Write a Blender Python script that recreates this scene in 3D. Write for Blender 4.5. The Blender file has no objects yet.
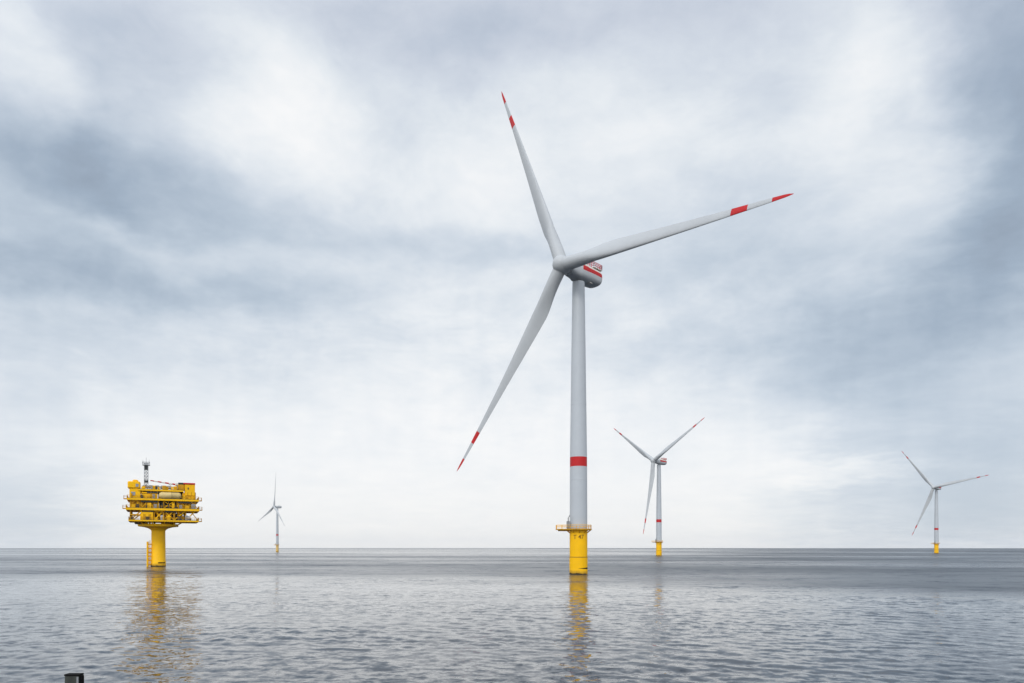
import bpy, math, random
import numpy as np
from mathutils import Matrix, Vector

random.seed(7)
PI = math.pi
rad = math.radians
scene = bpy.context.scene
col = scene.collection

# ------------------------------------------------------------------ camera
F = 683.0          # focal length in pixels of the 1024 px wide photograph
HY = 547.6         # horizon row
HC = 8.2           # eye height above the water
cam = bpy.data.cameras.new('camera')
cam.sensor_width = 36.0
cam.lens = 36.0 * F / 1024
cam.shift_y = (HY - 341.5) / 1024
cam.clip_start = 0.2
cam.clip_end = 60000
camo = bpy.data.objects.new('camera', cam)
camo.location = (0, 0, HC)
camo.rotation_euler = (rad(90), 0, 0)
col.objects.link(camo)
scene.camera = camo

# ------------------------------------------------------------------ sun, exposure
SUN_EL, SUN_AZ = rad(38), rad(200)      # azimuth from +Y towards +X: behind the camera, a bit to the left
sd = Vector((math.sin(SUN_AZ) * math.cos(SUN_EL), math.cos(SUN_AZ) * math.cos(SUN_EL), math.sin(SUN_EL)))
sun = bpy.data.lights.new('sun', 'SUN')
sun.energy = 1.1
sun.angle = rad(12)
sun.color = (1.0, 0.96, 0.90)
suno = bpy.data.objects.new('sun', sun)
suno.rotation_euler = (-sd).to_track_quat('-Z', 'Y').to_euler()
suno.location = sd * 300
col.objects.link(suno)
scene.view_settings.view_transform = 'Standard'
scene.view_settings.look = 'None'
scene.view_settings.exposure = 0
scene.view_settings.gamma = 1
scene.view_settings.use_curve_mapping = False
scene.render.engine = 'CYCLES'
scene.cycles.use_denoising = True
scene.cycles.max_bounces = 6
scene.cycles.sample_clamp_indirect = 6


class NT:
    """small helper to write node trees as expressions"""
    def __init__(s, tree):
        s.t = tree

    def n(s, kind, **kw):
        nd = s.t.nodes.new(kind)
        for k, v in kw.items():
            setattr(nd, k, v)
        return nd

    def put(s, sock, v):
        if isinstance(v, bpy.types.NodeSocket):
            s.t.links.new(v, sock)
        else:
            sock.default_value = v

    def m(s, op, a, b=0.0, c=None, clamp=False):
        nd = s.n('ShaderNodeMath', operation=op, use_clamp=clamp)
        s.put(nd.inputs[0], a)
        s.put(nd.inputs[1], b)
        if c is not None:
            s.put(nd.inputs[2], c)
        return nd.outputs[0]

    def vm(s, op, a, b=(0, 0, 0), scale=None):
        nd = s.n('ShaderNodeVectorMath', operation=op)
        s.put(nd.inputs[0], a)
        if op not in ('NORMALIZE', 'LENGTH', 'SCALE'):
            s.put(nd.inputs[1], b)
        if scale is not None:
            s.put(nd.inputs['Scale'], scale)
        return nd.outputs['Value'] if op in ('LENGTH', 'DOT_PRODUCT') else nd.outputs[0]

    def xyz(s, x, y, z):
        nd = s.n('ShaderNodeCombineXYZ')
        for i, v in enumerate((x, y, z)):
            s.put(nd.inputs[i], v)
        return nd.outputs[0]

    def sep(s, v):
        nd = s.n('ShaderNodeSeparateXYZ')
        s.put(nd.inputs[0], v)
        return nd.outputs

    def noise(s, vec, scale, detail=4, rough=0.5, dist=0.0):
        nd = s.n('ShaderNodeTexNoise')
        s.put(nd.inputs['Vector'], vec)
        nd.inputs['Scale'].default_value = scale
        nd.inputs['Detail'].default_value = detail
        nd.inputs['Roughness'].default_value = rough
        nd.inputs['Distortion'].default_value = dist
        return nd.outputs

    def ramp(s, fac, stops, interp='LINEAR'):
        nd = s.n('ShaderNodeValToRGB')
        cr = nd.color_ramp
        cr.interpolation = interp
        while len(cr.elements) < len(stops):
            cr.elements.new(0.5)
        for e, (p, c) in zip(cr.elements, stops):
            e.position = p
            e.color = (*c, 1) if len(c) == 3 else c
        s.put(nd.inputs[0], fac)
        return nd.outputs[0]

    def mr(s, v, a, b, c=0.0, d=1.0, kind='SMOOTHSTEP'):
        nd = s.n('ShaderNodeMapRange', interpolation_type=kind)
        for i, x in enumerate((v, a, b, c, d)):
            s.put(nd.inputs[i], x)
        return nd.outputs[0]

    def mix(s, f, a, b, blend='MIX'):
        nd = s.n('ShaderNodeMix', data_type='RGBA', blend_type=blend)
        s.put(nd.inputs[0], f)
        s.put(nd.inputs[6], a)
        s.put(nd.inputs[7], b)
        return nd.outputs[2]


def lin(r, g, b):
    f = lambda v: (v / 255 / 12.92) if v <= 10 else ((v / 255 + 0.055) / 1.055) ** 2.4
    return (f(r), f(g), f(b))


# ------------------------------------------------------------------ sky: an overcast laid out by direction (azimuth, elevation)
world = bpy.data.worlds.new('World')
scene.world = world
world.use_nodes = True
wt = world.node_tree
wt.nodes.clear()
N = NT(wt)
d = N.n('ShaderNodeTexCoord').outputs['Generated']
dx, dy, dz = N.sep(d)
az0 = N.m('ARCTAN2', dx, dy)
el0 = N.m('ARCSINE', dz)
elc = N.m('MAXIMUM', el0, 0.0)
plane = N.m('ADD', N.m('MAXIMUM', dz, 0.0), 0.16)
pc = N.xyz(N.m('DIVIDE', dx, plane), N.m('DIVIDE', dy, plane), 0.0)     # flat cloud deck seen in perspective
ang = N.xyz(az0, el0, 0.0)
w1 = N.vm('SUBTRACT', N.noise(pc, 1.3, 5, 0.55)[1], (0.5, 0.5, 0.5))
w2 = N.vm('SUBTRACT', N.noise(d, 5.5, 4, 0.55)[1], (0.5, 0.5, 0.5))
warp = N.vm('ADD', N.vm('MULTIPLY', w1, (0.15, 0.07, 0)), N.vm('MULTIPLY', w2, (0.12, 0.06, 0)))
w3 = N.vm('SUBTRACT', N.noise(pc, 5.0, 6, 0.6)[1], (0.5, 0.5, 0.5))
warp = N.vm('ADD', warp, N.vm('MULTIPLY', w3, (0.10, 0.06, 0)))
wang = N.vm('ADD', ang, warp)
eldeg = N.m('MULTIPLY', N.m('ADD', elc, N.m('MULTIPLY', N.m('SUBTRACT', N.noise(d, 3.0, 3)[0], 0.5), 0.12)), 180 / PI / 90)
base = N.ramp(eldeg, [(0.0, (243 / 255,) * 3), (0.055, (243 / 255,) * 3), (0.11, (238 / 255,) * 3), (0.17, (224 / 255,) * 3), (0.23, (216 / 255,) * 3),
                      (0.31, (223 / 255,) * 3), (0.40, (214 / 255,) * 3), (0.47, (204 / 255,) * 3), (0.62, (205 / 255,) * 3), (1.0, (210 / 255,) * 3)])
val = N.n('ShaderNodeRGBToBW')
N.put(val.inputs[0], base)
val = val.outputs[0]
# masses of cloud: (pixel column, pixel row, half width, half height, lightness) turned into directions
BLOBS = [(90, 180, 180, 40, -56), (20, 155, 80, 40, -14), (100, 268, 260, 26, -38), (350, 250, 170, 22, -15), (500, 256, 90, 16, -14),
         (40, 330, 200, 60, -20), (10, 440, 90, 60, -14), (0, 525, 110, 50, -30), (100, 105, 70, 60, -20), (170, 50, 110, 45, -13), (400, 30, 160, 40, -12),
         (1005, 90, 105, 110, -64), (1010, 240, 90, 70, -28), (965, 340, 150, 75, -40), (830, 365, 100, 60, -18), (760, 250, 75, 65, -13),
         (960, 430, 130, 34, -16), (990, 500, 200, 55, -50), (690, 345, 80, 24, -12), (560, 20, 200, 40, -10), (770, 30, 70, 60, -10),
         (283, 110, 65, 65, 30), (250, 40, 60, 40, 8), (20, 100, 36, 60, 12), (130, 230, 70, 10, 12), (620, 120, 140, 75, 12), (470, 200, 70, 70, 10),
         (870, 90, 60, 80, 19), (925, 190, 45, 60, 17), (770, 320, 170, 70, -13), (700, 230, 90, 50, -7), (850, 466, 90, 12, 18), (560, 330, 140, 70, 8), (390, 420, 200, 60, 5), (730, 300, 60, 50, 8)]
for bx, by, rx, ry, amp in BLOBS:
    a = math.atan((bx - 512) / F)
    e = math.atan((HY - by) / F * math.cos(a))
    sx = rx / F * math.cos(a) ** 2 * 1.0
    sy = ry / F * math.cos(e) ** 2
    off = N.vm('MULTIPLY', N.vm('SUBTRACT', wang, (a, e, 0)), (1 / (1.75 * sx), 1 / (1.75 * sy), 0))
    q = N.mr(N.vm('LENGTH', off), 0.0, 1.0, amp * 0.9 / 255, 0.0, 'SMOOTHSTEP')
    val = N.m('ADD', val, q)
n1 = N.m('SUBTRACT', N.noise(pc, 2.2, 8, 0.6, 0.4)[0], 0.5)
n2 = N.m('SUBTRACT', N.noise(N.vm('ADD', N.vm('MULTIPLY', d, (1.5, 1.7, 5.0)), N.vm('SCALE', w2, scale=0.9)), 2.6, 7, 0.55)[0], 0.5)
n3 = N.m('SUBTRACT', N.noise(N.vm('MULTIPLY', N.vm('ADD', d, N.vm('SCALE', w2, scale=0.05)), (20, 20, 0.45)), 2.4, 2, 0.5)[0], 0.5)      # faint curtains of rain
val = N.m('ADD', N.m('ADD', val, 0.03), N.m('MULTIPLY', n1, N.mr(el0, rad(3), rad(16), 0.06, 0.15)))
val = N.m('ADD', val, N.m('MULTIPLY', n2, N.mr(el0, rad(4), rad(18), 0.0, 0.085)))
n4 = N.m('SUBTRACT', N.noise(N.vm('ADD', pc, N.vm('SCALE', w1, scale=0.5)), 7.0, 8, 0.65)[0], 0.5)
val = N.m('ADD', val, N.m('MULTIPLY', n4, N.mr(el0, rad(4), rad(20), 0.03, 0.13)))
val = N.m('ADD', val, N.m('MULTIPLY', n3, N.m('MULTIPLY', N.mr(el0, rad(3), rad(10), 0.0, 0.038), N.mr(el0, rad(17), rad(27), 1.0, 0.1))))
g = lambda v: v / 255
cloud = N.ramp(val, [(0.0, lin(60, 70, 84)), (g(150), lin(143, 156, 173)), (g(175), lin(162, 178, 196)), (g(200), lin(190, 203, 217)),
                     (g(220), lin(213, 222, 232)), (g(238), lin(234, 239, 244)), (1.0, lin(250, 251, 252))])
# lilac cast of the high cloud
cloud = N.mix(N.m('MULTIPLY', N.mr(el0, rad(22), rad(40), 0.0, 0.75), N.mr(val, 0.80, 0.92, 1.0, 0.0)), cloud, N.mix(1.0, cloud, (1.035, 0.985, 1.0, 1), 'MULTIPLY'))
cloud = N.mix(N.mr(el0, rad(0), rad(9), 0.85, 0.0), cloud, N.mix(1.0, cloud, (1.012, 0.995, 0.972, 1), 'MULTIPLY'))      # a paler, warmer horizon
glow = N.mr(N.vm('DOT_PRODUCT', d, tuple(sd)), -0.15, 1.0, 1.0, 2.0)         # the veiled sun brightens the cloud behind the camera
cloud = N.mix(1.0, cloud, N.xyz(glow, glow, glow), 'MULTIPLY')
sky = N.n('ShaderNodeTexSky', sky_type='NISHITA', sun_disc=False)
sky.sun_elevation = SUN_EL
sky.sun_rotation = SUN_AZ
full = N.mix(0.97, sky.outputs[0], N.mix(1.0, cloud, (10, 10, 10, 1), 'MULTIPLY'))
bg = N.n('ShaderNodeBackground')
N.put(bg.inputs[0], full)
bg.inputs[1].default_value = 0.1
N.t.links.new(bg.outputs[0], N.n('ShaderNodeOutputWorld').inputs[0])


# ------------------------------------------------------------------ materials
def principled(name, color, rough=0.5, metal=0.0, wear=0.12, scale=0.6, streak=0.0, dirt=(0.10, 0.07, 0.045), spec=0.4):
    """paint with slow tone changes, fine speckle and, if asked, run-off streaks"""
    m = bpy.data.materials.new(name)
    m.use_nodes = True
    T = NT(m.node_tree)
    b = m.node_tree.nodes['Principled BSDF']
    co = T.n('ShaderNodeTexCoord').outputs['Object']
    n = T.noise(co, scale, 5, 0.6)[0]
    c = T.mix(T.mr(n, 0.3, 0.75), (*[v * (1 - wear) for v in color], 1), (*[min(1, v * (1 + wear * 0.5)) for v in color], 1))
    if streak:
        s = T.noise(T.vm('MULTIPLY', co, (2.6, 2.6, 0.16)), 1.0, 6, 0.6)[0]
        c = T.mix(T.mr(s, 0.56, 0.80, 0.0, streak), c, (*dirt, 1))
    T.put(b.inputs['Base Color'], c)
    T.put(b.inputs['Roughness'], T.mr(n, 0.3, 0.7, rough * 0.85, min(1, rough * 1.15)))
    b.inputs['Metallic'].default_value = metal
    b.inputs['Specular IOR Level'].default_value = spec
    return m


M = {}
M['white'] = principled('light_grey_coating', (0.45, 0.465, 0.475), 0.42, wear=0.05, scale=0.15)
M['tower'] = principled('grey_tower_paint', (0.45, 0.475, 0.50), 0.42, wear=0.04, scale=0.12, streak=0.05, dirt=(0.36, 0.37, 0.38))
M['red'] = principled('signal_red_paint', (0.50, 0.014, 0.016), 0.5, wear=0.08, scale=0.4, spec=0.25)
M['cream'] = principled('cream_paint', (0.64, 0.60, 0.54), 0.5, wear=0.08, scale=0.5)
M['yellow'] = principled('traffic_yellow_paint', (0.93, 0.50, 0.0), 0.55, wear=0.07, scale=0.35, streak=0.24, dirt=(0.55, 0.28, 0.01), spec=0.22)
M['yellow_dull'] = principled('worn_shaded_yellow_paint', (0.62, 0.31, 0.006), 0.6, wear=0.28, scale=0.5, streak=0.40, dirt=(0.26, 0.14, 0.02), spec=0.2)  # worn yellow, browned further to put deeper shadow into the colour
M['tank'] = principled('weathered_tank_paint', (0.62, 0.47, 0.20), 0.5, wear=0.12, scale=0.5, streak=0.35, dirt=(0.3, 0.2, 0.06))
M['yellow_pale'] = principled('hazed_yellow_paint', (0.74, 0.50, 0.16), 0.5, wear=0.10, scale=0.4)  # yellow with distance haze mixed into its colour
M['dark'] = principled('dark_steel', (0.035, 0.038, 0.036), 0.55, 0.2, wear=0.3, scale=1.2)
M['black'] = principled('matt_black', (0.008, 0.008, 0.008), 0.8, wear=0.3, scale=2, spec=0.1)
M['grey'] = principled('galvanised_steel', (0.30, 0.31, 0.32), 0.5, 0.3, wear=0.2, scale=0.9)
M['midgrey'] = principled('grey_cladding', (0.42, 0.43, 0.44), 0.5, wear=0.15, scale=0.5)
M['growth'] = principled('marine_growth', (0.045, 0.035, 0.012), 0.8, wear=0.5, scale=2.5)
M['grating'] = principled('deck_grating', (0.22, 0.15, 0.03), 0.7, wear=0.3, scale=1.2)
gm = M['growth']
gt = NT(gm.node_tree)
gb = gm.node_tree.nodes['Principled BSDF']
gco = gt.n('ShaderNodeTexCoord').outputs['Object']
gz = gt.m('ADD', gt.sep(gco)[2], gt.m('MULTIPLY', gt.m('SUBTRACT', gt.noise(gt.vm('MULTIPLY', gco, (0.5, 0.5, 0.25)), 1.0, 5, 0.65)[0], 0.5), 1.6))
gcol = gt.mix(gt.mr(gz, 0.22, 0.42), (0.030, 0.024, 0.010, 1), gt.mix(gt.mr(gz, 0.4, 1.6), (0.50, 0.27, 0.01, 1), (0.93, 0.50, 0.0, 1)))
gt.put(gb.inputs['Base Color'], gcol)
M['seam'] = principled('dark_joint', (0.22, 0.11, 0.004), 0.7, wear=0.2)
M['post'] = principled('weathered_post', (0.050, 0.054, 0.047), 0.7, spec=0.2, wear=0.3, scale=14, streak=0.3, dirt=(0.03, 0.03, 0.028))


# ------------------------------------------------------------------ mesh helper
class MB:
    def __init__(s):
        s.v, s.f, s.mi, s.sm = [], [], [], []

    def add(s, verts, faces, mi=0, smooth=False):
        o = len(s.v)
        s.v += [tuple(v) for v in verts]
        s.f += [tuple(i + o for i in f) for f in faces]
        s.mi += ([mi] * len(faces) if isinstance(mi, int) else list(mi))
        s.sm += [smooth] * len(faces)
        return s

    def box(s, x0, x1, y0, y1, z0, z1, mi=0):
        v = [(x, y, z) for x in (x0, x1) for y in (y0, y1) for z in (z0, z1)]
        return s.add(v, [(0, 1, 3, 2), (4, 6, 7, 5), (0, 4, 5, 1), (2, 3, 7, 6), (0, 2, 6, 4), (1, 5, 7, 3)], mi)

    def cbox(s, x0, x1, y0, y1, z0, z1, b=0.1, mi=0):
        """box with bevelled edges"""
        X, Y, Z = (x0, x1), (y0, y1), (z0, z1)
        v, idx = [], {}
        for i in (0, 1):
            for j in (0, 1):
                for k in (0, 1):
                    sx, sy, sz = (b, -b)[i], (b, -b)[j], (b, -b)[k]
                    for t in range(3):
                        p = [X[i] + sx, Y[j] + sy, Z[k] + sz]
                        p[t] = (X[i], Y[j], Z[k])[t]
                        idx[i, j, k, t] = len(v)
                        v.append(p)
        f = []
        for t in range(3):
            a, c = [q for q in range(3) if q != t]
            for e in (0, 1):
                ring = []
                for (p, q) in ((0, 0), (1, 0), (1, 1), (0, 1)):
                    key = [0, 0, 0]
                    key[t], key[a], key[c] = e, p, q
                    ring.append(idx[(*key, t)])
                f.append(tuple(ring))
        for t in range(3):
            a, c = [q for q in range(3) if q != t]
            for p in (0, 1):
                for q in (0, 1):
                    k0, k1 = [0, 0, 0], [0, 0, 0]
                    k0[t], k1[t] = 0, 1
                    k0[a] = k1[a] = p
                    k0[c] = k1[c] = q
                    f.append((idx[(*k0, a)], idx[(*k1, a)], idx[(*k1, c)], idx[(*k0, c)]))
        for i in (0, 1):
            for j in (0, 1):
                for k in (0, 1):
                    f.append((idx[i, j, k, 0], idx[i, j, k, 1], idx[i, j, k, 2]))
        return s.add(v, f, mi)

    def rod(s, p, q, r, n=8, mi=0, r2=None):
        p, q = Vector(p), Vector(q)
        ax = (q - p).normalized()
        u = ax.orthogonal().normalized()
        w = ax.cross(u)
        r2 = r if r2 is None else r2
        v = []
        for c, rr in ((p, r), (q, r2)):
            v += [c + (u * math.cos(t) + w * math.sin(t)) * rr for t in (2 * PI * k / n for k in range(n))]
        f = [(k, (k + 1) % n, n + (k + 1) % n, n + k) for k in range(n)]
        s.add(v, f, mi, n > 6)
        return s.add(v, [tuple(range(n - 1, -1, -1)), tuple(range(n, 2 * n))], mi)

    def lathe(s, prof, n=64, mis=None, cx=0, cy=0, caps=True):
        """rings of (radius, z); mis gives a material per span"""
        v, f, mi = [], [], []
        for r, z in prof:
            v += [(cx + r * math.cos(2 * PI * k / n), cy + r * math.sin(2 * PI * k / n), z) for k in range(n)]
        for i in range(len(prof) - 1):
            for k in range(n):
                f.append((i * n + k, i * n + (k + 1) % n, (i + 1) * n + (k + 1) % n, (i + 1) * n + k))
                mi.append(mis[i] if mis else 0)
        s.add(v, f, mi, True)
        if caps:
            last = (len(prof) - 1) * n
            s.add(v, [tuple(range(n - 1, -1, -1)), tuple(range(last, last + n))], [mi[0], mi[-1]])
        return s

    def loft(s, rings, mis=None, smooth=True, caps=True):
        n = len(rings[0])
        v, f, mi = [], [], []
        for r in rings:
            v += r
        for i in range(len(rings) - 1):
            for k in range(n):
                f.append((i * n + k, i * n + (k + 1) % n, (i + 1) * n + (k + 1) % n, (i + 1) * n + k))
                mi.append(mis(i, k) if mis else 0)
        s.add(v, f, mi, smooth)
        if caps:
            last = (len(rings) - 1) * n
            s.add([v[k] for k in range(n)], [tuple(range(n - 1, -1, -1))], mi[0])
            s.add([v[last + k] for k in range(n)], [tuple(range(n))], mi[-1])
        return s

    def build(s, name, mats, parent=None):
        me = bpy.data.meshes.new(name)
        me.from_pydata(s.v, [], s.f)
        for m in (mats if isinstance(mats, (list, tuple)) else [mats]):
            me.materials.append(m)
        me.polygons.foreach_set('material_index', s.mi)
        me.polygons.foreach_set('use_smooth', s.sm)
        import bmesh
        b = bmesh.new()
        b.from_mesh(me)
        bmesh.ops.recalc_face_normals(b, faces=b.faces)
        b.to_mesh(me)
        b.free()
        o = bpy.data.objects.new(name, me)
        col.objects.link(o)
        if parent:
            o.parent = parent
        return o


def empty(name, loc, rz=0):
    o = bpy.data.objects.new(name, None)
    o.empty_display_size = 2
    o.location = loc
    o.rotation_euler = (0, 0, rz)
    col.objects.link(o)
    return o


def tag(o, label, cat, group=None, kind=None):
    o['label'] = label
    o['category'] = cat
    if group:
        o['group'] = group
    if kind:
        o['kind'] = kind


def railing(mb, pts, h=1.15, r=0.045, closed=False, rails=(0.55, 1.0), step=1.6):
    """posts and rails along a polyline"""
    P = [Vector(p) for p in pts]
    if closed:
        P.append(P[0])
    for a, b in zip(P, P[1:]):
        L = (b - a).length
        k = max(1, round(L / step))
        for i in range(k + 1):
            c = a.lerp(b, i / k)
            mb.rod(c, c + Vector((0, 0, h)), r, 5)
        for q in rails:
            mb.rod(a + Vector((0, 0, h * q)), b + Vector((0, 0, h * q)), r, 5)
    return mb


# ------------------------------------------------------------------ the sea
def build_sea():
    rng = np.random.default_rng(11)
    rs = [0.0, 4, 8, 12, 16, 20, 24, 28]
    r = 32.0
    while r < 13000:
        rs.append(r)
        r *= 1.005 if r < 130 else (1.0065 if r < 2500 else 1.02)
    rs = np.array(rs)
    th = np.concatenate([np.radians(np.arange(-46, 46, 0.115)), np.radians(np.arange(46, 314, 4.0))])
    nr, nt = len(rs), len(th)
    R, TH = np.meshgrid(rs, th, indexing='ij')
    X, Y = R * np.sin(TH), R * np.cos(TH)
    dense = np.abs(np.degrees(TH)) <= 46
    step = np.where(dense, np.where(R < 130, R * 0.005, R * 0.0065), R * np.radians(4))
    step = np.maximum(step, 0.15)
    Z = np.zeros_like(X)
    # many short crossing wind waves, long ones very low
    waves = []
    for i in range(100):
        lam = 0.42 * (4.5 / 0.42) ** (i / 99.0)
        slope = 0.0140 * (1.5 / max(lam, 1.5)) ** 0.6
        direc = rng.normal(rad(25), 0.75)
        waves.append((lam, slope, direc, rng.uniform(0, 2 * PI)))
    # gusts: slow changes of how ruffled the water is
    def slow(s, seed):
        q = np.random.default_rng(seed)
        out = 0
        for k in range(10):
            a = q.uniform(0, 2 * PI)
            w = s * q.uniform(0.5, 2.2)
            out = out + np.sin((X * np.cos(a) * 0.6 + Y * np.sin(a)) * w + q.uniform(0, 2 * PI))
        return out / 3.2
    gust = np.clip(0.95 + 0.42 * slow(2 * PI / 55, 5) + 0.22 * slow(2 * PI / 17, 6), 0.3, 1.9)
    for lam, slope, direc, ph in waves:
        k = 2 * PI / lam
        keep = np.clip((lam / step - 2.5) / 3.0, 0, 1)
        if keep.max() <= 0:
            continue
        A = slope / k
        p = k * (X * np.sin(direc) + Y * np.cos(direc)) + ph
        Z += A * keep * np.where(lam < 8, gust, 1.0) * (np.sin(p) + 0.18 * np.sin(2 * p + 1.2))
    verts = np.stack([X, Y, Z], -1).reshape(-1, 3)
    i = np.arange(nr - 1)[:, None] * nt
    j = np.arange(nt)[None, :]
    j2 = (j + 1) % nt
    faces = np.stack([i + j, i + nt + j, i + nt + j2, i + j2], -1).reshape(-1, 4)
    me = bpy.data.meshes.new('sea')
    nv, nf = len(verts), len(faces)
    me.vertices.add(nv)
    me.vertices.foreach_set('co', verts.ravel())
    me.loops.add(nf * 4)
    me.loops.foreach_set('vertex_index', faces.ravel().astype(np.int32))
    me.polygons.add(nf)
    me.polygons.foreach_set('loop_start', (np.arange(nf) * 4).astype(np.int32))
    me.polygons.foreach_set('use_smooth', np.ones(nf, bool))
    me.update()
    o = bpy.data.objects.new('sea', me)
    col.objects.link(o)
    o['kind'] = 'structure'
    m = bpy.data.materials.new('sea_water')
    m.use_nodes = True
    T = NT(m.node_tree)
    b = m.node_tree.nodes['Principled BSDF']
    co = T.n('ShaderNodeTexCoord').outputs['Object']
    px, py, pz = T.sep(co)
    dist = T.vm('LENGTH', co)
    b.inputs['Base Color'].default_value = (0.022, 0.031, 0.044, 1)
    b.inputs['IOR'].default_value = 1.36
    # ruffled patches: broad wind field over the water, stronger away from the sheltered near field
    big = T.noise(T.vm('MULTIPLY', co, (0.0022, 0.0060, 0)), 1.0, 4, 0.55)[0]
    sml = T.noise(T.vm('MULTIPLY', co, (0.0028, 0.011, 0)), 1.0, 3, 0.5)[0]
    edge = T.m('ADD', dist, T.m('MULTIPLY', T.m('SUBTRACT', big, 0.5), 200.0))
    edge = T.m('ADD', edge, T.m('MULTIPLY', px, 0.32))
    ruff = T.mr(edge, 140.0, 205.0)
    ruff = T.m('MULTIPLY', ruff, T.mr(sml, 0.30, 0.62, 0.55, 1.0))
    ruff = T.m('MULTIPLY', ruff, T.mr(big, 0.30, 0.56, 0.35, 1.0))
    # a calmer, brighter reach far out, open towards the left
    far = T.noise(T.vm('MULTIPLY', co, (0.0011, 0.0032, 0)), 1.0, 3, 0.5)[0]
    calm = T.m('MULTIPLY', T.mr(dist, 480.0, 900.0), T.m('SUBTRACT', 1.0, T.mr(dist, 2500.0, 6000.0)))
    calm = T.m('MULTIPLY', calm, T.m('SUBTRACT', 1.0, T.mr(T.m('DIVIDE', px, T.m('MAXIMUM', py, 1.0)), 0.15, 0.45)))
    calm = T.m('MULTIPLY', calm, T.mr(far, 0.36, 0.56))
    ruff = T.m('MULTIPLY', ruff, T.m('SUBTRACT', 1.0, T.m('MULTIPLY', calm, 0.8)))
    rough = T.m('ADD', T.mr(dist, 40.0, 260.0, 0.02, 0.06), T.m('MULTIPLY', ruff, T.mr(px, -100.0, 250.0, 0.25, 0.38)))
    T.put(b.inputs['Roughness'], rough)
    # ripples and wavelets: random tilts of the surface from centimetres up to short swell
    def tiltn(sx, sy, detail, seed):
        v = T.vm('ADD', T.vm('MULTIPLY', co, (sx, sy, 0)), (seed, seed * 0.7, 0))
        return T.vm('MULTIPLY', T.vm('SUBTRACT', T.noise(v, 1.0, detail, 0.6, 0.3)[1], (0.5, 0.5, 0.5)), (0.75, 1.0, 0))
    gustn = T.mr(T.noise(T.vm('MULTIPLY', co, (0.018, 0.04, 0)), 1.0, 4, 0.55)[0], 0.32, 0.68, 0.45, 1.45)
    tilt = T.vm('SCALE', tiltn(2.6, 3.4, 3, 3.1), scale=0.24)
    tilt = T.vm('ADD', tilt, T.vm('SCALE', tiltn(0.85, 1.05, 4, 11.7), scale=0.56))
    tilt = T.vm('ADD', tilt, T.vm('SCALE', tiltn(0.17, 0.27, 3, 23.3), scale=T.m('ADD', T.mr(dist, 50.0, 160.0, 0.08, 0.26), T.m("MULTIPLY", ruff, 0.5))))
    tilt = T.vm('ADD', tilt, T.vm('SCALE', tiltn(0.05, 0.09, 4, 37.9), scale=T.m('ADD', T.mr(dist, 130.0, 400.0, 0.0, 0.45), T.m("MULTIPLY", ruff, 0.5))))
    tilt = T.vm('SCALE', tilt, scale=gustn)
    geo = T.n('ShaderNodeNewGeometry').outputs['Normal']
    T.put(b.inputs['Normal'], T.vm('NORMALIZE', T.vm('ADD', geo, tilt)))
    me.materials.append(m)
    return o


build_sea()

# ------------------------------------------------------------------ wind turbine
BLADE_L = 76.5
AX = 7.3            # rotor centre ahead of the tower axis
Z_AX = 92.6         # shaft height at the tower axis


def blade_mesh():
    mb = MB()
    s_list = sorted(set(list(np.linspace(0.018, 0.30, 22)) + list(np.linspace(0.30, 0.97, 30)) + [0.785, 0.845, 0.93, 0.985, 0.995, 1.0]))
    n = 28
    rings = []
    for s in s_list:
        r = s * BLADE_L
        c = np.interp(s, [0, 0.05, 0.12, 0.21, 0.30, 0.5, 0.65, 0.78, 0.92, 0.98, 1.0], [3.9, 3.9, 4.5, 5.2, 4.8, 3.4, 2.5, 1.8, 1.1, 0.7, 0.12])
        bl = float(np.clip((s - 0.045) / 0.16, 0, 1))
        bl = bl * bl * (3 - 2 * bl)
        tk = np.interp(s, [0, 0.1, 0.2, 0.3, 0.5, 1.0], [1.0, 0.75, 0.42, 0.32, 0.25, 0.17])
        beta = rad(np.interp(s, [0, 0.15, 0.3, 0.6, 1.0], [17, 16, 9, 4, 0]) + 3)
        ring = []
        for k in range(n):
            t = 2 * PI * k / n
            xc = (1 - math.cos(t)) / 2
            ya = 5 * tk * c * (0.2969 * math.sqrt(xc) - 0.126 * xc - 0.3516 * xc ** 2 + 0.2843 * xc ** 3 - 0.1036 * xc ** 4) * (1 if math.sin(t) >= 0 else -1)
            xa = (xc - 0.32) * c
            R0 = 1.95
            xr, yr = -R0 * math.cos(t), R0 * math.sin(t)
            x, y = xr + (xa - xr) * bl, yr + (ya - yr) * bl
            x, y = x * math.cos(beta) + y * math.sin(beta), -x * math.sin(beta) + y * math.cos(beta)
            ring.append((x, y + 2.0 * s * s, r))
        rings.append(ring)

    def mi(i, k):
        s = (s_list[i] + s_list[i + 1]) / 2
        return 1 if 0.785 < s < 0.845 or s > 0.93 else 0
    mb.loft(rings, mi)
    return mb


def nacelle_ring(y, w, h, zc, n=48, p=3.2):
    out = []
    for k in range(n):
        t = 2 * PI * k / n
        c, s = math.cos(t), math.sin(t)
        out.append((w * math.copysign(abs(c) ** (2 / p), c), y, zc + h * math.copysign(abs(s) ** (2 / p), s)))
    return out


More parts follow.
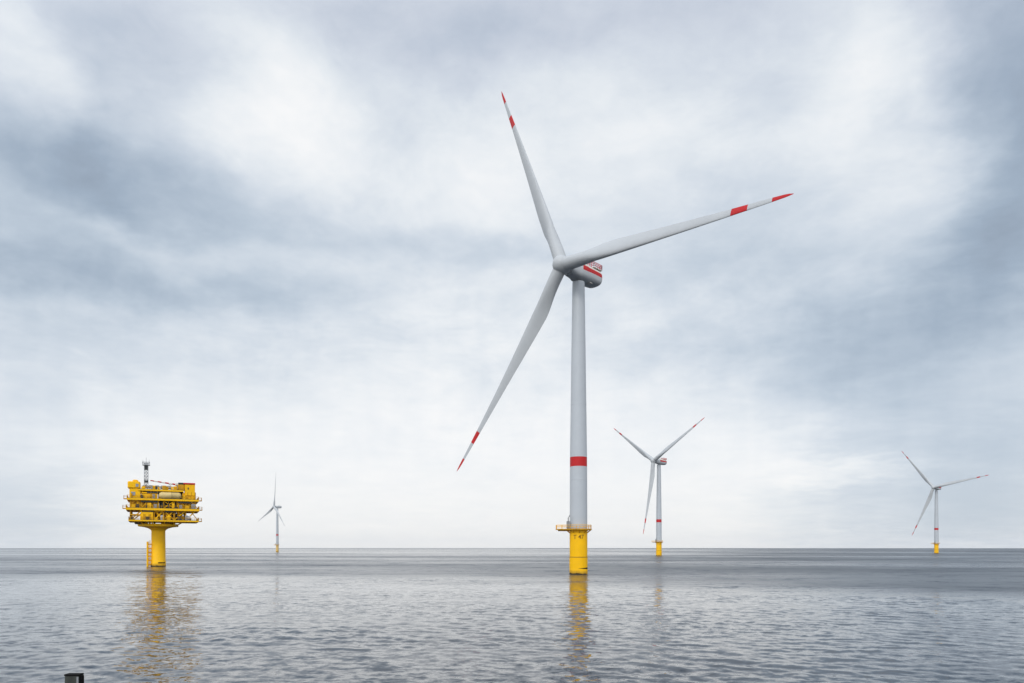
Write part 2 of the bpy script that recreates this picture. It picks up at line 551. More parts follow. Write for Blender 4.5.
def make_turbine():
    root = empty('wind_turbine', (0, 0, 0))
    # foundation
    m = MB().lathe([(2.78, -6), (2.78, 0.0), (2.78, 0.5), (2.78, 1.75), (2.78, 5.2)], mis=[1, 1, 1, 0])
    m.lathe([(2.80, 5.203), (2.80, 5.40)], mis=[2])
    m.lathe([(2.72, 5.403), (2.72, 8), (2.72, 11), (2.72, 13.3)])
    m.lathe([(2.95, 13.303), (2.95, 13.6)])
    found = m.build('foundation', [M['yellow'], M['growth'], M['seam']], root)
    # dark wedge shaped cable opening low on the steel, a curved plate just proud of the wall
    m = MB()
    v, fs = [], []
    for k in range(17):
        t = k / 16
        a = rad(-96 + 78 * t)
        for rr in (2.75, 2.80):
            v += [(rr * math.cos(a), rr * math.sin(a), 1.95 - 0.10 - 0.24 * t), (rr * math.cos(a), rr * math.sin(a), 1.95 - 0.06 + 0.28 * t)]
    for k in range(16):
        i = 4 * k
        fs += [(i + 2, i + 6, i + 7, i + 3), (i, i + 1, i + 5, i + 4), (i + 1, i + 3, i + 7, i + 5), (i, i + 4, i + 6, i + 2)]
    fs += [(0, 2, 3, 1), (64, 65, 67, 66)]
    m.add(v, fs).build('cable_opening', M['black'], found)
    # painted number, bent round the wall
    cu = bpy.data.curves.new('number', 'FONT')
    cu.body = 'T 47'
    cu.size = 1.75
    cu.offset = 0.03
    cu.align_x = 'CENTER'
    tmp = bpy.data.objects.new('number', cu)
    col.objects.link(tmp)
    bpy.context.view_layer.update()
    me = bpy.data.meshes.new_from_object(tmp.evaluated_get(bpy.context.evaluated_depsgraph_get()))
    bpy.data.objects.remove(tmp)
    for v in me.vertices:
        a = rad(-95) + v.co.x / 2.72
        v.co = (2.775 * math.cos(a), 2.775 * math.sin(a), 10.9 + v.co.y)
    me.materials.clear()
    me.materials.append(M['seam'])
    o = bpy.data.objects.new('number', me)
    col.objects.link(o)
    o.parent = found
    # platform
    m = MB().lathe([(4.05, 13.62), (4.05, 13.95)], n=40)
    m.box(-6.9, -2.6, -1.9, 1.9, 13.66, 13.93)
    m.box(-6.3, -2.5, -0.25, 0.25, 13.25, 13.64)
    for k in range(10):
        a = 2 * PI * (k + 0.5) / 10
        m.rod((2.75 * math.cos(a), 2.75 * math.sin(a), 12.7), (3.9 * math.cos(a), 3.9 * math.sin(a), 13.62), 0.13, 6)
    plat = m.build('platform', M['yellow_dull'], root)
    m = MB()
    pts = [(3.95 * math.cos(a), 3.95 * math.sin(a), 13.95) for a in np.radians(np.arange(-150, 151, 15))]
    pts += [(-6.8, 1.8, 13.94), (-6.8, -1.8, 13.94)]
    railing(m, pts, closed=True, r=0.06)
    m.build('railing', M['yellow'], plat)
    # tower with its red belt and flange seams
    rt = lambda z: float(np.interp(z, [13.6, 35.9, 89.6], [2.70, 2.62, 1.88]))
    zs = [13.6, 20, 26, 33.0, 35.9] + list(np.linspace(41, 89.6, 12))
    m = MB().lathe([(rt(z), z) for z in zs], mis=[1 if z == 33.0 else 0 for z in zs[:-1]])
    for z in (29.0, 52.0, 71.0):
        m.lathe([(rt(z) + 0.006, z - 0.12), (rt(z) + 0.02, z - 0.1), (rt(z) + 0.02, z + 0.1), (rt(z) + 0.004, z + 0.12)], caps=False)
    tower = m.build('tower', [M['tower'], M['red']], root)
    m = MB().cbox(-0.55, 0.55, -2.82, -2.6, 14.2, 16.6, 0.06)
    dr = m.build('door', M['midgrey'], tower)
    dr.rotation_euler = (0, 0, rad(-150))
    # davit crane and cabinet beside the tower
    m = MB().cbox(-3.75, -2.85, -1.6, -0.7, 13.95, 16.3, 0.08)
    m.rod((-3.3, -1.9, 13.95), (-3.3, -1.9, 17.3), 0.16, 8)
    m.rod((-3.3, -1.9, 17.2), (-2.9, -2.6, 18.0), 0.11, 8)
    m.build('davit_crane', M['grey'], root)
    # nacelle, in its own frame: X right seen from the front, Y to the rear, Z up
    ys = [(-4.3, 1.9, 1.9, 0.0), (-4.0, 2.1, 2.1, 0.0), (-2.6, 2.2, 2.2, 0.0), (-1.4, 2.45, 2.4, 0.0), (-0.8, 2.75, 2.55, 0.0), (0.2, 2.85, 2.6, 0.0), (1.6, 2.9, 2.65, 0.0), (3.0, 2.9, 2.55, 0.08),
          (5.0, 2.85, 2.5, 0.12), (6.4, 2.8, 2.45, 0.15), (7.4, 2.7, 2.35, 0.2), (8.0, 2.55, 2.2, 0.25), (8.4, 2.3, 1.95, 0.3), (8.6, 1.9, 1.6, 0.35)]
    dense = []
    for a, b in zip(ys, ys[1:]):
        for t in (0, 0.5):
            dense.append(tuple(p + (q - p) * t for p, q in zip(a, b)))
    dense.append(ys[-1])
    rings = [nacelle_ring(*q, n=72) for q in dense]

    def nmi(i, k):
        y = (dense[i][0] + dense[i + 1][0]) / 2
        z = (rings[i][k][2] + rings[i][(k + 1) % 72][2]) / 2
        x = rings[i][k][0]
        if y > -0.9 and abs(x) > 1.2:
            if 0.0 < z < 1.45:
                return 1
            if z >= 1.45:
                return 2
        return 0
    nac = MB().loft(rings, nmi).build('nacelle', [M['white'], M['red'], M['cream']], root)
    m = MB().box(-2.4, 2.4, 4.2, 8.2, 2.6, 2.74)
    m.box(-1.1, 1.1, 1.2, 3.8, 2.5, 3.2)
    hp = m.build('hoist_platform', M['cream'], nac)
    m = railing(MB(), [(-2.3, 4.3, 2.74), (2.3, 4.3, 2.74), (2.3, 8.1, 2.74), (-2.3, 8.1, 2.74)], h=1.5, r=0.09, closed=True, rails=(0.35, 0.68, 1.0), step=1.0)
    m.build('railing', M['red'], nac)
    m = MB().rod((-1.2, 4.0, 2.5), (-1.2, 4.0, 5.2), 0.06, 6).rod((1.2, 4.0, 2.5), (1.2, 4.0, 5.2), 0.06, 6).rod((-1.6, 4.0, 4.9), (1.6, 4.0, 4.9), 0.05, 6)
    m.build('wind_sensor', M['grey'], nac)
    m = MB().box(0.6, 2.0, 3.0, 4.3, -2.56, -2.36)
    m.build('hatch', M['cream'], nac)
    # hub: spinner in the nacelle frame, centre at the origin
    prof = [(-3.0, 0.15), (-2.93, 0.7), (-2.65, 1.4), (-2.1, 2.0), (-1.2, 2.5), (0, 2.72), (1.1, 2.65), (1.7, 2.4), (2.0, 2.2), (2.05, 1.9), (2.4, 1.9)]
    n = 48
    hub = MB().loft([[(r * math.cos(2 * PI * k / n), y, r * math.sin(2 * PI * k / n)) for k in range(n)] for y, r in prof]).build('hub', M['white'], root)
    for k in range(3):
        b = blade_mesh().build('blade', [M['white'], M['red']], root) if k == 0 else b0.copy()
        if k == 0:
            b0 = b
            # root collar
        else:
            col.objects.link(b)
            b.parent = root
    return root


def kids(o):
    return [c for c in bpy.data.objects if c.parent == o]


def copy_tree(o, parent=None):
    c = o.copy()
    col.objects.link(c)
    if parent:
        c.parent = parent
    for ch in kids(o):
        if ch is not c:
            copy_tree(ch, c)
    return c


def pose(root, loc, psi, tau, theta, bscale=1.0, cone=rad(0.6)):
    root.location = loc
    a = Vector((-math.sin(psi) * math.cos(tau), -math.cos(psi) * math.cos(tau), math.sin(tau)))
    u = Vector((math.cos(psi), -math.sin(psi), 0))
    v = u.cross(-a)
    fr = Matrix((u, -a, v)).transposed().to_4x4()
    org = Vector((0, 0, Z_AX))
    hubp = org + a * AX
    q = theta
    for c in kids(root):
        n = c.name.split('.')[0]
        if n == 'nacelle':
            c.matrix_basis = Matrix.Translation(org) @ fr
        elif n == 'hub':
            c.matrix_basis = Matrix.Translation(hubp) @ fr
        elif n == 'blade':
            rh = u * math.cos(q) + v * math.sin(q)
            z = (rh * math.cos(cone) + a * math.sin(cone)).normalized()
            y = (a * math.cos(cone) - rh * math.sin(cone)).normalized()
            x = y.cross(z)
            B = Matrix((x, y, z)).transposed().to_4x4()
            c.matrix_basis = Matrix.Translation(hubp) @ B @ Matrix.Diagonal((1, 1, bscale, 1))
            q += 2 * PI / 3


def spot(tower_px, hub_row, psi):
    """where a turbine stands, from the column of its tower and the row of its hub"""
    dh = F * (Z_AX + 0.4 - HC) / (HY - hub_row)
    dt = dh + AX * math.cos(psi)
    return ((tower_px - 512) / F * dt, dt, 0)


proto = make_turbine()
TURB = [(578.5, 265.0, 48.2, 3.6, 113.6, 0.960, 'largest and nearest white wind turbine, red belt on its tower and red striped nacelle'),
        (658.9, 460.9, 58.0, 4.7, 25.8, 0.95, 'wind turbine just right of the largest one, two blades raised in a V'),
        (936.4, 487.4, 59.6, 3.1, 8.5, 0.95, 'grey wind turbine standing alone at the far right under dark cloud'),
        (277.3, 506.6, 45.2, 2.6, 83.6, 0.95, 'smallest and farthest wind turbine, pale and plain, right of the yellow platform')]
allt = [proto] + [copy_tree(proto) for _ in range(3)]
for o, (px, hr, psi, tau, th, bs, lab) in zip(allt, TURB):
    pose(o, spot(px, hr, rad(psi)), rad(psi), rad(tau), rad(th), bs)
    tag(o, lab, 'wind turbine', 'wind turbines standing in the sea')
# the farthest one is of a plainer make: no red on blades or nacelle, foot yellow paled for haze
swap = {'signal_red_paint': M['white'], 'cream_paint': M['white'], 'traffic_yellow_paint': M['yellow_pale']}
for c in kids(allt[3]):
    if c.name.split('.')[0] in ('nacelle', 'blade', 'foundation'):
        for s in c.material_slots:
            if s.material.name in swap:
                mm = swap[s.material.name]
                s.link = 'OBJECT'
                s.material = mm
    for g2 in kids(c):
        if c.name.startswith('nacelle') and g2.name.startswith('railing'):
            bpy.data.objects.remove(g2)


# ------------------------------------------------------------------ substation platform
def make_substation():
    D = 298.0
    root = empty('offshore_substation', ((158.4 - 512) / F * D, D, 0), rad(27.5))
    Dz = 289.0

    def X(px):
        return (px - 157.7) * 0.368

    def Z(py):
        return HC + (HY - py) * Dz / F
    yl, yd, gr = M['yellow'], M['yellow_dull'], M['grey']
    FR, BK = -10.5, 10.5       # front and back of the topside
    # column
    zc = Z(529.5)
    m = MB().lathe([(2.95, -6), (2.95, 0.0), (2.95, 0.5), (2.95, 2.2), (2.85, 2.3), (2.75, 11), (2.72, zc)], mis=[1, 1, 1, 0, 0, 0])
    colm = m.build('column', [yl, M['growth']], root)
    oval = MB()
    rr = 2.975
    a0, a1 = rad(-92), rad(-30)
    pts = [a0 + (a1 - a0) * k / 12 for k in range(13)]
    v = [(r_ * math.cos(a), r_ * math.sin(a), z) for r_ in (2.90, rr) for a in pts for z in (1.35, 1.85)]
    fs = []
    for k in range(12):
        i = 26 + 2 * k
        fs += [(i, i + 2, i + 3, i + 1), (2 * k, i, i + 1 - 0, 2 * k + 1)]
    oval.add(v, [f for f in fs if len(set(f)) == 4])
    oval.build('cable_opening', M['black'], colm)
    # boat landing: two fender tubes with rungs on the left
    m = MB()
    for y in (-1.3, 0.9):
        m.rod((-4.15, y, -3), (-4.15, y, Z(541.5)), 0.42, 12)
    for k in range(6):
        z = 0.9 + k * 1.75
        m.rod((-4.15, -1.3, z), (-2.7, -1.0, z), 0.22, 8)
        m.rod((-4.15, 0.9, z), (-2.7, 0.8, z), 0.22, 8)
        m.rod((-4.15, -1.3, z), (-4.15, 0.9, z), 0.16, 8)
    bl = m.build('boat_landing', yl, root)
    m = MB()
    for x in (-3.5, -3.1):
        m.rod((x, -1.9, -2), (x, -1.9, Z(540.0)), 0.07, 6)
    for k in range(32):
        m.rod((-3.5, -1.9, 0.3 + 0.33 * k), (-3.1, -1.9, 0.3 + 0.33 * k), 0.04, 5)
    m.build('ladder', yd, bl)
    # flared collar that carries the topside
    m = MB().lathe([(2.74, zc - 0.5), (2.9, zc), (3.9, zc + 0.7), (5.6, zc + 1.2), (7.8, zc + 1.5), (7.9, zc + 1.7), (7.9, Z(523.6)), (7.7, Z(523.4))], n=48)
    m.build('flared_collar', yl, root)
    zd1, zd2, zd3, zd4 = Z(519.8), Z(508.0), Z(498.4), Z(489.2)
    for k in range(8):
        a = 2 * PI * (k + 0.3) / 8
        MB().rod((6.2 * math.cos(a), 6.2 * math.sin(a), Z(523.5)), (6.8 * math.cos(a), 6.8 * math.sin(a), zd1 - 0.3), 0.38, 8).build('support_leg', yd, root)
    MB().cbox(-9.0, -4.0, -4, 3, Z(523.4) - 0.1, zd1 - 0.5, 0.1).build('equipment_cabin', M['dark'], root)
    MB().cbox(1.0, 5.5, -3, 4, Z(523.4) - 0.1, zd1 - 0.5, 0.1).build('equipment_cabin', yd, root)

    def deck(z, x0, x1, y0, y1, t=0.55, rail=True, rail_sides=None):
        mb = MB().box(x0, x1, y0, y1, z - 0.16, z, 1)
        # edge girders and joists
        mb.box(x0, x1, y0, y0 + 0.3, z - t, z - 0.163)
        mb.box(x0, x1, y1 - 0.3, y1, z - t, z - 0.163)
        mb.box(x0, x0 + 0.3, y0 + 0.31, y1 - 0.31, z - t, z - 0.163)
        mb.box(x1 - 0.3, x1, y0 + 0.31, y1 - 0.31, z - t, z - 0.163)
        k = int((x1 - x0) / 3)
        for i in range(1, k):
            x = x0 + (x1 - x0) * i / k
            mb.box(x - 0.12, x + 0.12, y0 + 0.31, y1 - 0.31, z - t, z - 0.165)
        o = mb.build('deck', [yl, M['grating']], root)
        if rail:
            r = railing(MB(), [(x0 + 0.1, y0 + 0.1, z), (x1 - 0.1, y0 + 0.1, z), (x1 - 0.1, y1 - 0.1, z), (x0 + 0.1, y1 - 0.1, z)], closed=True, r=0.05)
            r.build('railing', yd, o)
        return o
    deck(zd1, X(127.5), X(200.0), FR, BK, 0.7)
    deck(zd2, X(125.0), X(200.5), FR - 0.2, BK, 1.05)
    deck(zd3, X(126.0), X(200.0), FR, BK, 0.9)
    deck(zd4, X(137.0), X(184.0), FR + 0.3, BK, 0.8)
    # main frame: columns and braces between the decks
    xs = [X(129.5), X(141), X(153.5), X(163), X(174), X(186), X(196)]
    for lo, hi in ((zd1, zd2 - 1.05), (zd2, zd3 - 0.9), (zd3, zd4 - 0.8)):
        for x in xs:
            if x > X(190) and lo == zd1:
                continue
            for y in (FR + 1.3, 0, BK - 0.8):
                MB().rod((x, y, lo), (x, y, hi), 0.30, 8).build('support_column', yd, root)
    def brace(xa, xb, lo, hi, y, r=0.2):
        MB().rod((X(xa), y, lo), (X(xb), y, hi), r, 8).build('brace', yl, root)
    l1, h1 = zd1, zd2 - 1.05
    for xa, xb in ((153.5, 163), (163, 153.5), (163, 174), (174, 163), (174, 186), (186, 196), (129.5, 141)):
        for y in (FR + 1.3, BK - 0.8):
            brace(xa, xb, l1, h1, y, 0.24)
    l2, h2 = zd2, zd3 - 0.9
    for xa, xb in ((163, 174), (174, 163)):
        brace(xa, xb, l2, h2, FR + 1.3, 0.18)
    for xa, xb in ((181, 186), (186, 196)):
        brace(xa, xb, zd3, zd4 - 0.8, FR + 1.3, 0.22)
    # raking struts from the collar out to the cellar deck, and hung walkway beams
    for k in range(12):
        a = 2 * PI * (k + 0.5) / 12
        MB().rod((7.6 * math.cos(a), 7.6 * math.sin(a), Z(524.4)), (9.8 * math.cos(a), 9.8 * math.sin(a), zd1 - 0.6), 0.22, 8).build('strut', yl, root)
    for xa, xb in ((131, 147), (166, 186)):
        MB().rod((X(xa), FR + 0.8, zd1 - 0.9), (X(xb), FR + 0.8, zd1 - 0.9), 0.16, 6).build('pipe', yd, root)
    for xa, xb, ya in ((153.5, 163, 4), (141, 153.5, 4), (174, 163, 4), (186, 174, 4)):
        brace(xa, xb, zd1, zd2 - 1.05, ya, 0.2)
    for xa, xb in ((141, 147), (153, 147), (176, 181), (186, 181)):
        brace(xa, xb, zd2, zd3 - 0.9, FR + 1.2, 0.15)
    for xx in (132, 136.5, 145, 149.5, 157.5, 168, 178, 182, 190):
        MB().rod((X(xx), FR + 1.0, zd2), (X(xx), FR + 1.0, zd3 - 0.9), 0.13, 6).build('pipe', yl if xx % 2 else yd, root)
    for xx in (150, 156.5, 183.5, 188, 192):
        MB().rod((X(xx), FR + 0.6, zd3), (X(xx), FR + 0.6, zd4 - 0.8), 0.12, 6).build('pipe', yd, root)
    for zz_, xa, xb, r_ in ((zd3 - 1.3, 129, 158, 0.16), (zd2 + 1.2, 178, 194, 0.14), (zd3 + 2.0, 140, 157, 0.14), (zd2 - 1.5, 154, 186, 0.18)):
        MB().rod((X(xa), FR + 0.7, zz_), (X(xb), FR + 0.7, zz_), r_, 8).build('pipe', yd, root)
    # cellar deck: yellow cabin, dark machinery, grey ducts
    cab = lambda n, x0, x1, y0, y1, z0, z1, mat, b=0.12: MB().cbox(X(x0), X(x1), y0, y1, z0, z1, b).build(n, mat, root)
    c = cab('equipment_cabin', 139.8, 152.4, FR + 0.5, FR + 6, zd1 + 0.02, Z(511.8), yl)
    for xa in (142.0, 147.6):
        MB().cbox(X(xa), X(xa + 2.6), FR + 0.44, FR + 0.52, zd1 + 0.2, zd1 + 2.3, 0.03).build('door', yd, c)
    cab('equipment_cabin', 156, 163, FR + 3, FR + 9, zd1 + 0.02, Z(511.5), M['dark'])
    cab('equipment_cabin', 177.5, 183, FR + 4, FR + 10, zd1 + 0.02, Z(511.0), M['midgrey'])
    cab('equipment_cabin', 141, 160, 0, BK - 1.5, zd1 + 0.02, Z(510.8), M['dark'])
    cab('equipment_cabin', 165, 182, 1, BK - 1.5, zd1 + 0.02, Z(511.8), yd)
    pipe = lambda p, q, r: MB().rod(p, q, r, 10).build('pipe', yd, root)
    for x, r in ((157, 0.3), (159.5, 0.2), (166, 0.4), (168.4, 0.25), (170.3, 0.25), (178, 0.3)):
        pipe((X(x), FR + 1.8, zd1), (X(x), FR + 1.8, h1), r)
    pipe((X(155), FR + 2.0, zd1 + 2.6), (X(176), FR + 2.0, zd1 + 2.6), 0.32)
    pipe((X(129), FR + 1.0, zd1 + 1.9), (X(140), FR + 1.0, zd1 + 1.9), 0.4)
    pipe((X(177), FR + 1.5, h1 - 0.2), (X(184), FR + 2.5, zd1 + 0.8), 0.5)
    MB().rod((X(186), FR + 1.2, zd1 + 1.0), (X(191), FR + 1.2, zd1 + 1.0), 0.9, 12).build('drum', M['midgrey'], root)
    MB().rod((X(161.5), FR + 1.0, zd1), (X(161.5), FR + 1.0, zd1 + 2.0), 0.7, 12).build('drum', M['midgrey'], root)
    # main deck: long yellow wall on the left, open transformer bay, wall on the right
    w = cab('wall', 129.5, 158.3, FR + 1.9, BK - 2, zd2 + 0.02, zd3 - 0.95, yl)
    for xa, ww in ((133, 2.4), (141, 5), (149, 2.4)):
        MB().cbox(X(xa), X(xa + ww), FR + 1.83, FR + 1.91, zd2 + 0.25, zd2 + 2.5, 0.03).build('door', yd, w)
    cab('wall', 176.5, 195.0, FR + 2.2, BK - 2, zd2 + 0.02, zd3 - 0.95, yl)
    cab('transformer', 160.5, 174.5, FR + 4.5, BK - 3, zd2 + 0.02, zd3 - 1.2, M['dark'])
    cab('shade_panel', 158.5, 176.3, FR + 4.0, FR + 4.4, zd2 + 0.02, zd3 - 0.95, M['dark'])  # dark sheet added to paint shade into the back of the bay
    m = MB()
    for k in range(9):
        x = X(160.3 + k * 1.7)
        m.box(x, x + 0.16, FR + 1.9, FR + 3.9, zd2 + 0.3, zd3 - 1.5)
    m.build('radiator', M['dark'], root)
    cab('equipment_cabin', 171.5, 174.5, FR + 1.0, FR + 3.4, zd2 + 0.02, zd2 + 2.4, yl)
    # upper deck
    cab('equipment_cabin', 140.8, 156.8, FR + 0.8, FR + 7, zd3 + 0.02, Z(492.3), yl)
    m = MB()
    x0, x1, yc, zz, r = X(158.0), X(181.5), FR + 0.75, Z(495.2), 1.42
    prof = [(x0, 0.25), (x0 + 0.15, 0.8), (x0 + 0.5, 1.15), (x0 + 1.0, r), (x0 + 4.4, r), (x0 + 4.45, r + 0.05), (x0 + 4.6, r + 0.05), (x0 + 4.65, r), (x1 - 1, r), (x1 - 0.5, 1.15), (x1 - 0.15, 0.8), (x1, 0.25)]
    m.loft([[(x, yc + q * math.cos(2 * PI * k / 32), zz + q * math.sin(2 * PI * k / 32)) for k in range(32)] for x, q in prof])
    tk = m.build('tank', M['tank'], root)
    for x in (x0 + 2.0, x1 - 2.0):
        MB().box(x - 0.3, x + 0.3, yc - 0.6, yc + 1.2, zd3 + 0.02, zz - 0.6).build('saddle', yd, tk)
    cab('equipment_cabin', 182.5, 195.5, FR + 1.0, BK - 3, zd3 + 0.02, Z(491.8), yl)
    cab('equipment_cabin', 157.5, 182, FR + 3, BK - 3, zd3 + 0.02, Z(491.0), M['dark'])
    # left tower block with rounded head and grey louvre
    lt = MB().cbox(X(126.7), X(139.4), FR + 0.2, FR + 6.5, Z(489.0), Z(482.2), 0.35)
    lt.cbox(X(131.5), X(137.2), FR + 1.2, FR + 5.5, Z(482.4), Z(480.3), 0.4)
    lt.cbox(X(128.5), X(139.6), FR + 0.7, FR + 6.3, Z(499.3), Z(488.9), 0.15)
    b1 = lt.build('tower_block', yl, root)
    MB().cbox(X(130.0), X(134.4), FR + 0.6, FR + 0.72, Z(496.2), Z(492.5), 0.04).build('louvre', gr, b1)
    MB().cbox(X(134.6), X(137.6), FR + 0.1, FR + 0.22, Z(487.6), Z(484.6), 0.04).build('louvre', gr, b1)
    # right tower block with a red rim
    rt = MB().cbox(X(185.2), X(195.9), FR + 0.6, FR + 8, Z(494.6), Z(483.3), 0.1).build('tower_block', yl, root)
    MB().cbox(X(183.6), X(196.1), FR + 0.4, FR + 8.2, Z(483.25), Z(481.7), 0.05).build('rim', M['red'], rt)
    MB().cbox(X(188.0), X(189.2), FR + 0.5, FR + 0.62, Z(488.4), Z(486.4), 0.03).build('window', M['dark'], rt)
    cab('equipment_cabin', 178.0, 185.0, FR + 0.9, FR + 6, zd4 + 0.02, Z(483.6), yd)
    MB().cbox(X(178.2), X(184.9), FR + 1.0, FR + 5.8, Z(483.5), Z(481.6), 0.08).build('winch', M['dark'], root)
    # roof: grey coolers and small yellow boxes
    for k in range(5):
        m = MB()
        xa = 141.5 + k * 6.0
        m.cbox(X(xa), X(xa + 5.6), FR + 2, FR + 6, zd4 + 0.6, Z(485.6), 0.1)
        m.box(X(xa) + 0.2, X(xa) + 0.35, FR + 2.2, FR + 2.4, zd4, zd4 + 0.65)
        m.box(X(xa + 5.6) - 0.35, X(xa + 5.6) - 0.2, FR + 2.2, FR + 2.4, zd4, zd4 + 0.65)
        m.rod((X(xa + 2.8), FR + 4, Z(485.7)), (X(xa + 2.8), FR + 4, Z(485.7) + 0.35), 0.8, 14)
        m.build('cooler', gr, root)
    for xa, w_, h_ in ((142, 2.5, 1.2), (150.5, 5, 1.5), (157, 2, 0.9), (164, 4, 1.1), (173, 4, 1.5)):
        MB().cbox(X(xa), X(xa + w_), FR + 0.6, FR + 1.8, zd4 + 0.02, zd4 + h_, 0.06).build('roof_box', yl, root)
    # cabinets and boxes along the deck edges, more of them dark to deepen shadowed gaps
    rnd = random.Random(3)
    for z, xa, xb, n_ in ((zd1, 129, 197, 9), (zd2, 128, 197, 11), (zd3, 129, 197, 10), (zd4, 140, 180, 6)):
        for i in range(n_):
            xc = X(xa + (xb - xa) * (i + rnd.uniform(0.15, 0.85)) / n_)
            w2, h2_ = rnd.uniform(0.25, 0.8), rnd.uniform(0.7, 2.1)
            MB().cbox(xc - w2, xc + w2, FR + 0.35, FR + 0.35 + rnd.uniform(0.3, 0.7), z + 0.02, z + h2_, 0.04).build('cabinet', rnd.choice([M['dark'], yd, gr, M['dark'], yl, M['dark'], yd]), root)
    # dark strips added under the deck edges to deepen the shade there
    for z, xa, xb in ((zd2, 141, 153), (zd2, 164, 176), (zd3, 140, 157), (zd3, 178, 194), (zd4, 146, 158)):
        MB().box(X(xa), X(xb), FR + 0.5, FR + 1.0, z - 1.75, z - 1.15).build('shade_strip', M['dark'], root)
    cab('shade_panel', 140.0, 176.0, FR + 6.6, FR + 6.9, zd1 + 0.02, zd2 - 1.1, M['dark'])  # dark sheet standing in for the shade deep in the cellar deck
    # lattice mast
    m = MB()
    xm, ym, w_ = X(145.2), FR + 2.5, 0.72
    z0, z1 = zd4 + 0.02, Z(463.3)
    cs = [(xm + sx * w_, ym + sy * w_) for sx, sy in ((-1, -1), (1, -1), (1, 1), (-1, 1))]
    for cx, cy in cs:
        m.rod((cx, cy, z0), (cx, cy, z1), 0.12, 6)
    k = 8
    for i in range(k):
        za, zb = z0 + (z1 - z0) * i / k, z0 + (z1 - z0) * (i + 1) / k
        for (ax_, ay), (bx_, by) in zip(cs, cs[1:] + cs[:1]):
            m.rod((ax_, ay, za), (bx_, by, zb), 0.07, 5)
            m.rod((bx_, by, za), (ax_, ay, zb), 0.07, 5)
            m.rod((ax_, ay, zb), (bx_, by, zb), 0.08, 5)
    mast = m.build('mast', M['midgrey'], root)
    m = MB().box(xm - 1.4, xm + 1.4, ym - 1.4, ym + 1.4, z1 - 0.9, z1 - 0.7)
    railing(m, [(xm - 1.35, ym - 1.35, z1 - 0.7), (xm + 1.35, ym - 1.35, z1 - 0.7), (xm + 1.35, ym + 1.35, z1 - 0.7), (xm - 1.35, ym + 1.35, z1 - 0.7)], closed=True, r=0.06)
    m.build('mast_platform', gr, mast)
    MB().box(xm - 0.6, xm + 0.6, ym - 0.9, ym - 0.78, z1 - 2.9, z1 - 0.95).box(xm - 0.7, xm + 0.7, ym - 0.9, ym - 0.78, Z(482.5), Z(480.5)).build('antenna_panel', M['dark'], mast)
    MB().rod((xm, ym, z1), (xm, ym, z1 + 2.4), 0.06, 6).rod((xm - 1.2, ym, z1), (xm - 1.2, ym, z1 + 1.4), 0.05, 6).rod((xm + 1.1, ym, z1), (xm + 1.1, ym, z1 + 1.7), 0.05, 6).build('antenna', M['grey'], mast)
    # crane with a red and white boom lying towards the mast
    m = MB().rod((X(177.2), FR + 3, zd4), (X(177.2), FR + 3, Z(484.5)), 0.55, 12)
    m.cbox(X(175), X(179.5), FR + 2, FR + 4, Z(484.6), Z(482.2), 0.15)
    cr = m.build('crane', M['cream'], root)
    m = MB()
    p0, p1 = Vector((X(176.0), FR + 3, Z(483.4))), Vector((X(149.5), FR + 3.4, Z(480.2)))
    for i in range(7):
        a, b = p0.lerp(p1, i / 7), p0.lerp(p1, (i + 1) / 7)
        m.rod(a, b, 0.36 - 0.02 * i, 8, 1 if i % 2 == 0 else 0, 0.34 - 0.02 * i)
    m.rod(p0 + Vector((0, 0, -1.9)), p0.lerp(p1, 0.3) + Vector((0, 0, -0.3)), 0.12, 6, 0)
    m.build('boom', [M['cream'], M['red']], cr)
    # small side landings and their supports
    for z, x, s in ((zd3, 126.0, -1), (zd2, 125.0, -1), (zd3, 200.0, 1), (zd2, 200.5, 1), (zd1, 200.0, 1)):
        xa = X(x)
        m = MB().box(min(xa, xa + s * 1.3), max(xa, xa + s * 1.3), FR + 2, FR + 5, z - 0.5, z - 0.2)
        o = m.build('side_landing', yd, root)
        railing(MB(), [(xa + s * 0.05, FR + 2.1, z - 0.2), (xa + s * 1.2, FR + 2.1, z - 0.2), (xa + s * 1.2, FR + 4.9, z - 0.2)], r=0.06).build('railing', yd, o)
    # stairs on the right hand edge
    m = MB()
    for lo, hi in ((zd1, zd2), (zd2, zd3)):
        for y in (FR + 0.5, FR + 1.4):
            m.rod((X(199), y, lo), (X(189.5), y, hi - 0.1), 0.13, 6)
        for k in range(14):
            t = (k + 0.5) / 14
            xx, zz2 = X(199) + (X(189.5) - X(199)) * t, lo + (hi - lo) * t
            m.box(xx - 0.14, xx + 0.14, FR + 0.55, FR + 1.35, zz2 - 0.03, zz2 + 0.03)
    m.build('stairs', yd, root)
    return root


oss = make_substation()
tag(oss, 'yellow offshore substation platform with stacked decks, lattice mast and crane on a single column', 'offshore platform')

# ------------------------------------------------------------------ dark post of the vessel in the near corner, carried down into the water
k = 9.0 / F
px0 = (64.4 - 512) * k
px1 = (78.8 - 512) * k
zt = HC - (674.6 - HY) * k
post = MB().cbox(px0, px1, 9.0, 9.1, -2.0, zt - 0.022, 0.006).build('vessel_post', M['post'])
MB().cbox(px0 - 0.004, px1 + 0.004, 8.995, 9.106, zt - 0.02, zt + 0.004, 0.004).build('cap', M['black'], post)
MB().cbox(px1 - 0.026, px1 - 0.002, 8.992, 8.9995, -2.0, zt - 0.03, 0.001).build('edge_highlight', M['grey'], post)  # pale strip put in as the highlight along the post's corner
MB().cbox(px1 + 0.001, px1 + 0.006, 9.008, 9.104, -2.0, zt - 0.023, 0.001).build('shaded_side', M['black'], post)  # black sheet painting the shade on the post's right side
tag(post, 'dark square post with a black cap at the bottom left corner', 'post')

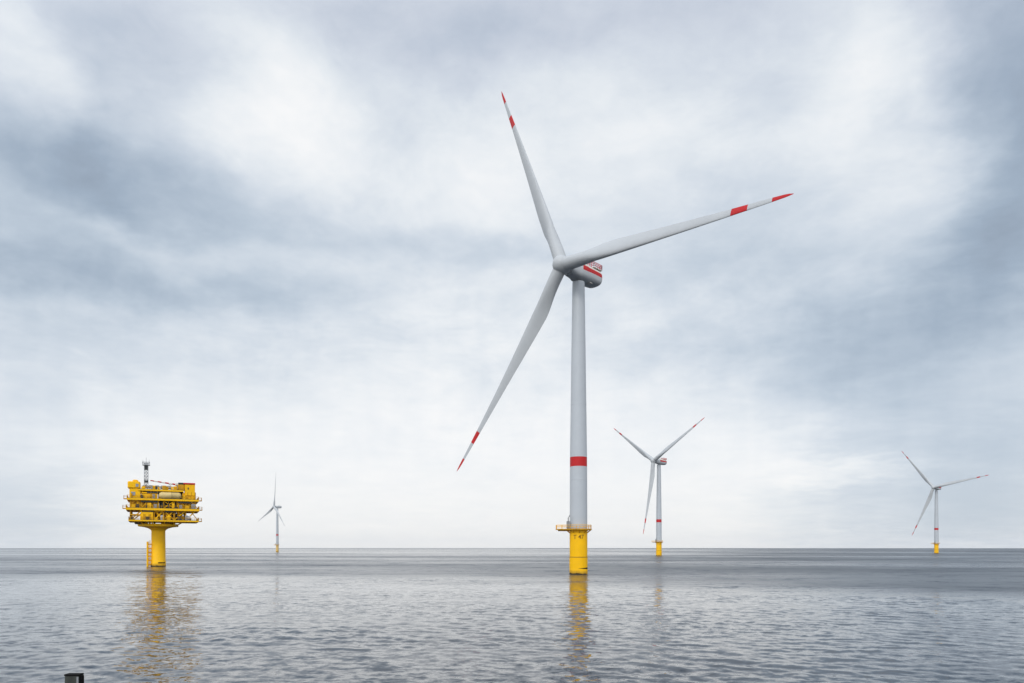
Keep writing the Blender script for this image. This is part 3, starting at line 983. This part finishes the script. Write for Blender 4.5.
# ------------------------------------------------------------------ sea air
hz = MB().box(-13600, 13600, -13600, 13600, -9, 190).build('haze', M['white'])
hz['kind'] = 'stuff'
hm = bpy.data.materials.new('sea_haze')
hm.use_nodes = True
hm.node_tree.nodes.clear()
ho = hm.node_tree.nodes.new('ShaderNodeOutputMaterial')
hv = hm.node_tree.nodes.new('ShaderNodeVolumePrincipled')
hv.inputs['Color'].default_value = (0.93, 0.95, 0.97, 1)
hv.inputs['Density'].default_value = 0.000025
hv.inputs['Anisotropy'].default_value = 0.2
hm.node_tree.links.new(hv.outputs[0], ho.inputs['Volume'])
hz.data.materials.clear()
hz.data.materials.append(hm)
scene.cycles.volume_bounces = 1
